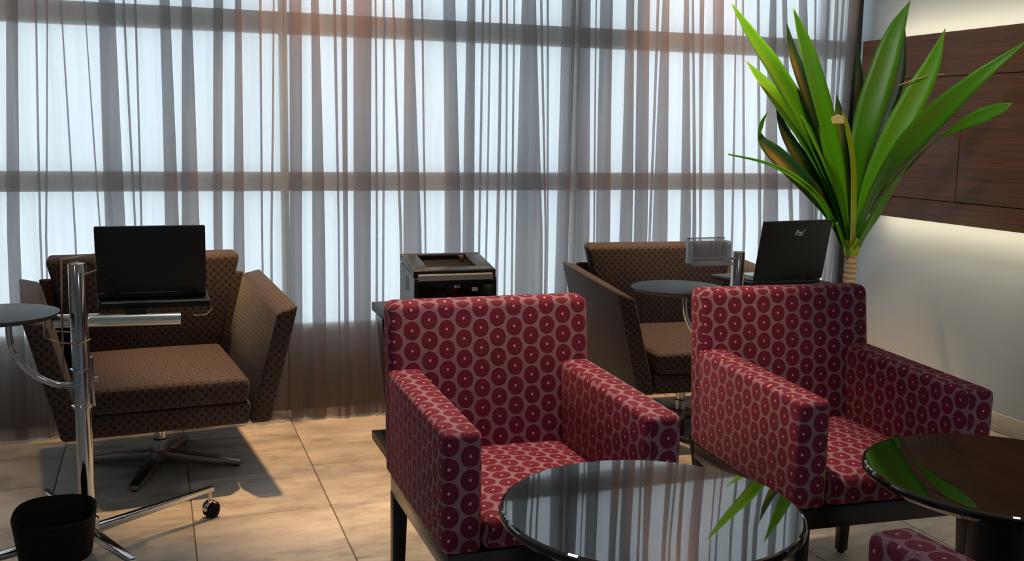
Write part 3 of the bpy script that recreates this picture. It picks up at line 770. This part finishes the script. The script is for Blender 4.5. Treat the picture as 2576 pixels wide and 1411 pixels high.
# wire leaflet holders on the left stand
def wire(st, hub, pix, Y, r=.0028, mat=BRONZE, name='holder_wire', close=False):
    p = [at(x, y, Y) - Vector((hub[0], hub[1], 0)) for x, y in pix]
    return tube(name, p, r, mat, st, 8)
wire(stL, HL, [(160, 932), (156, 800), (155, 652), (240, 639), (242, 680), (212, 690)], 3.10)
wire(stL, HL, [(178, 800), (176, 720), (174, 664), (196, 658)], 3.12)
wire(stL, HL, [(112, 800), (112, 848), (150, 862), (200, 866), (228, 852)], 3.10)
wire(stL, HL, [(128, 798), (130, 832), (178, 836)], 3.12)
wire(stL, HL, [(213, 682), (216, 800), (222, 905), (226, 975)], 3.118, .003)
# clear acrylic leaflet holder on the right stand
HH = empty('leaflet_holder', (0, 0, 0)); 
c0 = at(1742, 672, 3.17); c1 = at(1838, 672, 3.17)
HH.location = (c0.x, 3.17, c0.z + .008); tag(HH, 'clear acrylic leaflet holder with pale papers beside the right chrome pole', 'holder')
wd = c1.x - c0.x
box('back_plate', ACRYL, HH, 0, wd, .050, .053, 0, .088); box('front_plate', ACRYL, HH, .004, wd - .002, -.003, 0, .0, .072)
box('side_plate', ACRYL, HH, 0, .003, 0, .05, 0, .08); box('side_plate', ACRYL, HH, wd - .003, wd, 0, .05, 0, .08)
box('bottom_lip', ACRYLEDGE, HH, .006, wd + .012, -.006, .053, -.004, .004, .001)
box('front_lip', ACRYLEDGE, HH, -.002, wd, -.006, -.002, .020, .026, .001)
box('top_edge', ACRYLEDGE, HH, 0, wd, .048, .055, .086, .090, .001)
for k in range(14):
    x = .008 + k * (wd - .016) / 14
    box('leaflet', PAPER, HH, x, x + (wd - .016) / 14 * .55, .008 + .002 * (k % 3), .010 + .002 * (k % 3), .026, .080 - .004 * (k % 3))
tube('mount_pin', [(wd + .012, .03, .012), (HR[0] - HH.location.x - .0265, .045, .012)], .004, CHROME, HH, 8)
# laptops on their trays
make_laptop((-.012, 3.262, .7455), 0, .312, .215, math.radians(7), 'black laptop with plain lid on the left chrome stand')
c0 = at(1981, 692, 3.29)
make_laptop((c0.x, 3.29, .7055), math.radians(9), .335, .245, math.radians(10), 'black laptop with silver lettering on its lid, beside the plant', "Bm'")
cb = bmesh.new(); add_tube(cb, smooth_path([at(262, 690, 3.20), at(280, 705, 3.195), at(296, 728, 3.20), at(300, 760, 3.21)]), .0016, 6)
tag(obj('laptop_cable', cb, RUBBER, None, smooth=True), 'thin black cable hanging down the lid of the left laptop', 'cable')

# ------------------------------------------------------------------ potted plant
PX, PY = 2.862, 3.74
pl = empty('potted_plant', (PX, PY, 0)); tag(pl, 'tall dracaena plant with long green strap leaves on a ringed cane', 'plant')
lathe('planter', [(0, .002), (.11, .002), (.12, .01), (.15, .30), (.155, .305), (.148, .305), (.140, .28), (0, .28)], POT, pl, n=48)
lathe('soil', [(0, .279), (.138, .281), (0, .290)], SOIL, pl, n=32)
bm = bmesh.new()
zc = at(2141, 642, PY).z; xc = at(2141, 642, PY).x - PX
cp = [(0, 0, .27), (.004, 0, .40), (.0, 0, .55), (xc, 0, zc - .06), (xc, 0, zc)]
sp = smooth_path(cp, 8); add_tube(bm, sp, [.029 + .0022 * math.sin(i * 2.4) - .003 * i / len(sp) for i in range(len(sp))], 20)
obj('cane', bm, CANE, pl, smooth=True)
lathe('crown', [(0, -.012), (.024, -.008), (.031, .012), (.034, .04), (.030, .075), (.018, .11), (0, .12)], LEAF_Y, pl, (xc, 0, zc), n=24)
def leaf(pix, ytip, wpx, mat, prof=None, fold=.22, fwd=0.0, y0=PY):
    """pix: photo points from root to tip; the blade leans from the cane's depth to ytip"""
    n = len(pix)
    P = []
    for i, (x, y) in enumerate(pix):
        u = i / (n - 1); P.append(at(x, y, y0 + (ytip - y0) * u ** .9 - .02 - fwd))
    sp = smooth_path(P, 7); m = len(sp)
    viewdir = [(p - Vector((0, 0, CAMZ))) for p in sp]
    bm = bmesh.new(); uvl = bm.loops.layers.uv.new('leaf'); rows = []
    for i, p in enumerate(sp):
        u = i / (m - 1)
        t = (sp[min(i + 1, m - 1)] - sp[max(i - 1, 0)]).normalized()
        out = Vector((p.x - PX - xc, p.y - PY, 0)); out = out.normalized() if out.length > 1e-4 else Vector((0, -1, 0))
        nrm = (Vector((0, -1, .25)) - out * .35); nrm = (nrm - t * nrm.dot(t)).normalized()
        side = t.cross(nrm).normalized()
        if prof: w = np.interp(u, [a for a, _ in prof], [b for _, b in prof])
        else: w = np.interp(u, [0, .1, .3, .5, .68, .84, .94, 1], [.32, .44, .84, 1.0, .86, .52, .20, .02])
        hw = .5 * w * wpx * viewdir[i].length / F
        row = []
        for k, s in enumerate((-1, -.55, 0, .55, 1)):
            row.append((bm.verts.new(p + side * s * hw + nrm * (abs(s) * fold * hw)), (k / 4, u)))
        rows.append(row)
    for A, B in zip(rows[:-1], rows[1:]):
        for k in range(4):
            q = (A[k], A[k + 1], B[k + 1], B[k]); f = bm.faces.new([v for v, _ in q])
            for lp, (_, uv) in zip(f.loops, q): lp[uvl].uv = uv
    for v in bm.verts: v.co -= Vector((PX, PY, 0))
    o = obj('leaf', bm, mat, pl, smooth=True, angle=80)
    md = o.modifiers.new('thickness', 'SOLIDIFY'); md.thickness = .0012
    return o
ROOT = (2141, 600)
leaf([(2128, 600), (2095, 470), (2035, 330), (1950, 180), (1890, 90), (1838, 4)], 4.10, 62, LEAF_B)
leaf([(2126, 604), (2085, 470), (2020, 345), (1950, 245), (1910, 195), (1876, 152)], 4.12, 52, LEAF_B)
leaf([(2134, 602), (2112, 460), (2080, 320), (2042, 180), (2018, 95), (1995, 18)], 3.95, 66, LEAF_A)
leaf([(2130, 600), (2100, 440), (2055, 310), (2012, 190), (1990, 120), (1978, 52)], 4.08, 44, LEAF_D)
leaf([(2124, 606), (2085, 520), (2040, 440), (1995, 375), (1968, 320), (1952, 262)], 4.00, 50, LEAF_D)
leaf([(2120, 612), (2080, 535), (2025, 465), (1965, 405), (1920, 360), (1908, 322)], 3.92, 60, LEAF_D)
leaf([(1908, 345), (1912, 320), (1920, 300), (1932, 280)], 3.93, 15, LEAF_B, [(0, .5), (.4, 1), (1, .02)], y0=3.90)
leaf([(2118, 622), (2095, 560), (2050, 490), (1985, 438), (1920, 408), (1832, 388)], 3.86, 22, LEAF_B, [(0, .8), (.3, 1), (.55, .8), (.75, .4), (1, .15)])
leaf([(2146, 600), (2155, 440), (2178, 310), (2218, 180), (2252, 80), (2290, 2)], 3.75, 66, LEAF_B)
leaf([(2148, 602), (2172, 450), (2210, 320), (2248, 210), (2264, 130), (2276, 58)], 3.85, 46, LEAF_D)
leaf([(2150, 604), (2182, 490), (2235, 370), (2295, 255), (2342, 165), (2378, 72)], 3.62, 64, LEAF_A)
leaf([(2150, 606), (2196, 482), (2255, 395), (2340, 302), (2445, 208), (2590, 98)], 3.15, 64, LEAF_B)
leaf([(2156, 606), (2230, 485), (2310, 395), (2372, 342), (2450, 300), (2548, 260)], 3.15, 36, LEAF_B, [(0, .4), (.3, .2), (.5, .06), (.58, .1), (.68, .5), (.85, 1), (.94, .7), (1, .05)])
leaf([(2152, 622), (2188, 562), (2226, 496), (2264, 440), (2300, 394)], 3.35, 34, LEAF_A, [(0, .7), (.3, 1), (.6, .8), (1, .03)])
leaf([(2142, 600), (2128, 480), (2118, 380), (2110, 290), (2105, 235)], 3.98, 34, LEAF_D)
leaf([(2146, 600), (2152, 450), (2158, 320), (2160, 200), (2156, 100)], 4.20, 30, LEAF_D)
leaf([(2140, 600), (2112, 500), (2085, 420), (2050, 350), (2015, 290)], 3.90, 40, LEAF_B)
leaf([(2146, 602), (2176, 480), (2205, 400), (2232, 330), (2250, 260)], 3.95, 42, LEAF_B)
leaf([(2148, 602), (2190, 500), (2240, 420), (2300, 330), (2330, 270)], 3.80, 36, LEAF_B)
leaf([(2134, 606), (2118, 520), (2100, 450), (2075, 380), (2060, 320)], 3.70, 34, LEAF_A)
leaf([(2104, 560), (2112, 585), (2124, 615), (2138, 640)], 3.72, 17, LEAF_B, [(0, .7), (.5, 1), (1, .8)])
yl = leaf([(2144, 610), (2146, 520), (2146, 430), (2138, 360), (2126, 312), (2119, 296)], 3.46, 32, LEAF_Y, [(0, 1), (.5, 1.0), (1, 1.1)], .12, .035)
leaf([(2124, 302), (2108, 300), (2092, 304)], 3.42, 24, LEAF_DRY, [(0, .7), (.5, 1), (1, .6)], .1, .035, 3.46)
tw = wire(pl, (PX, PY), [(2262, 214), (2300, 200), (2340, 190), (2374, 186)], 3.62, .0022, LEAF_DRY, 'dry_stalk')
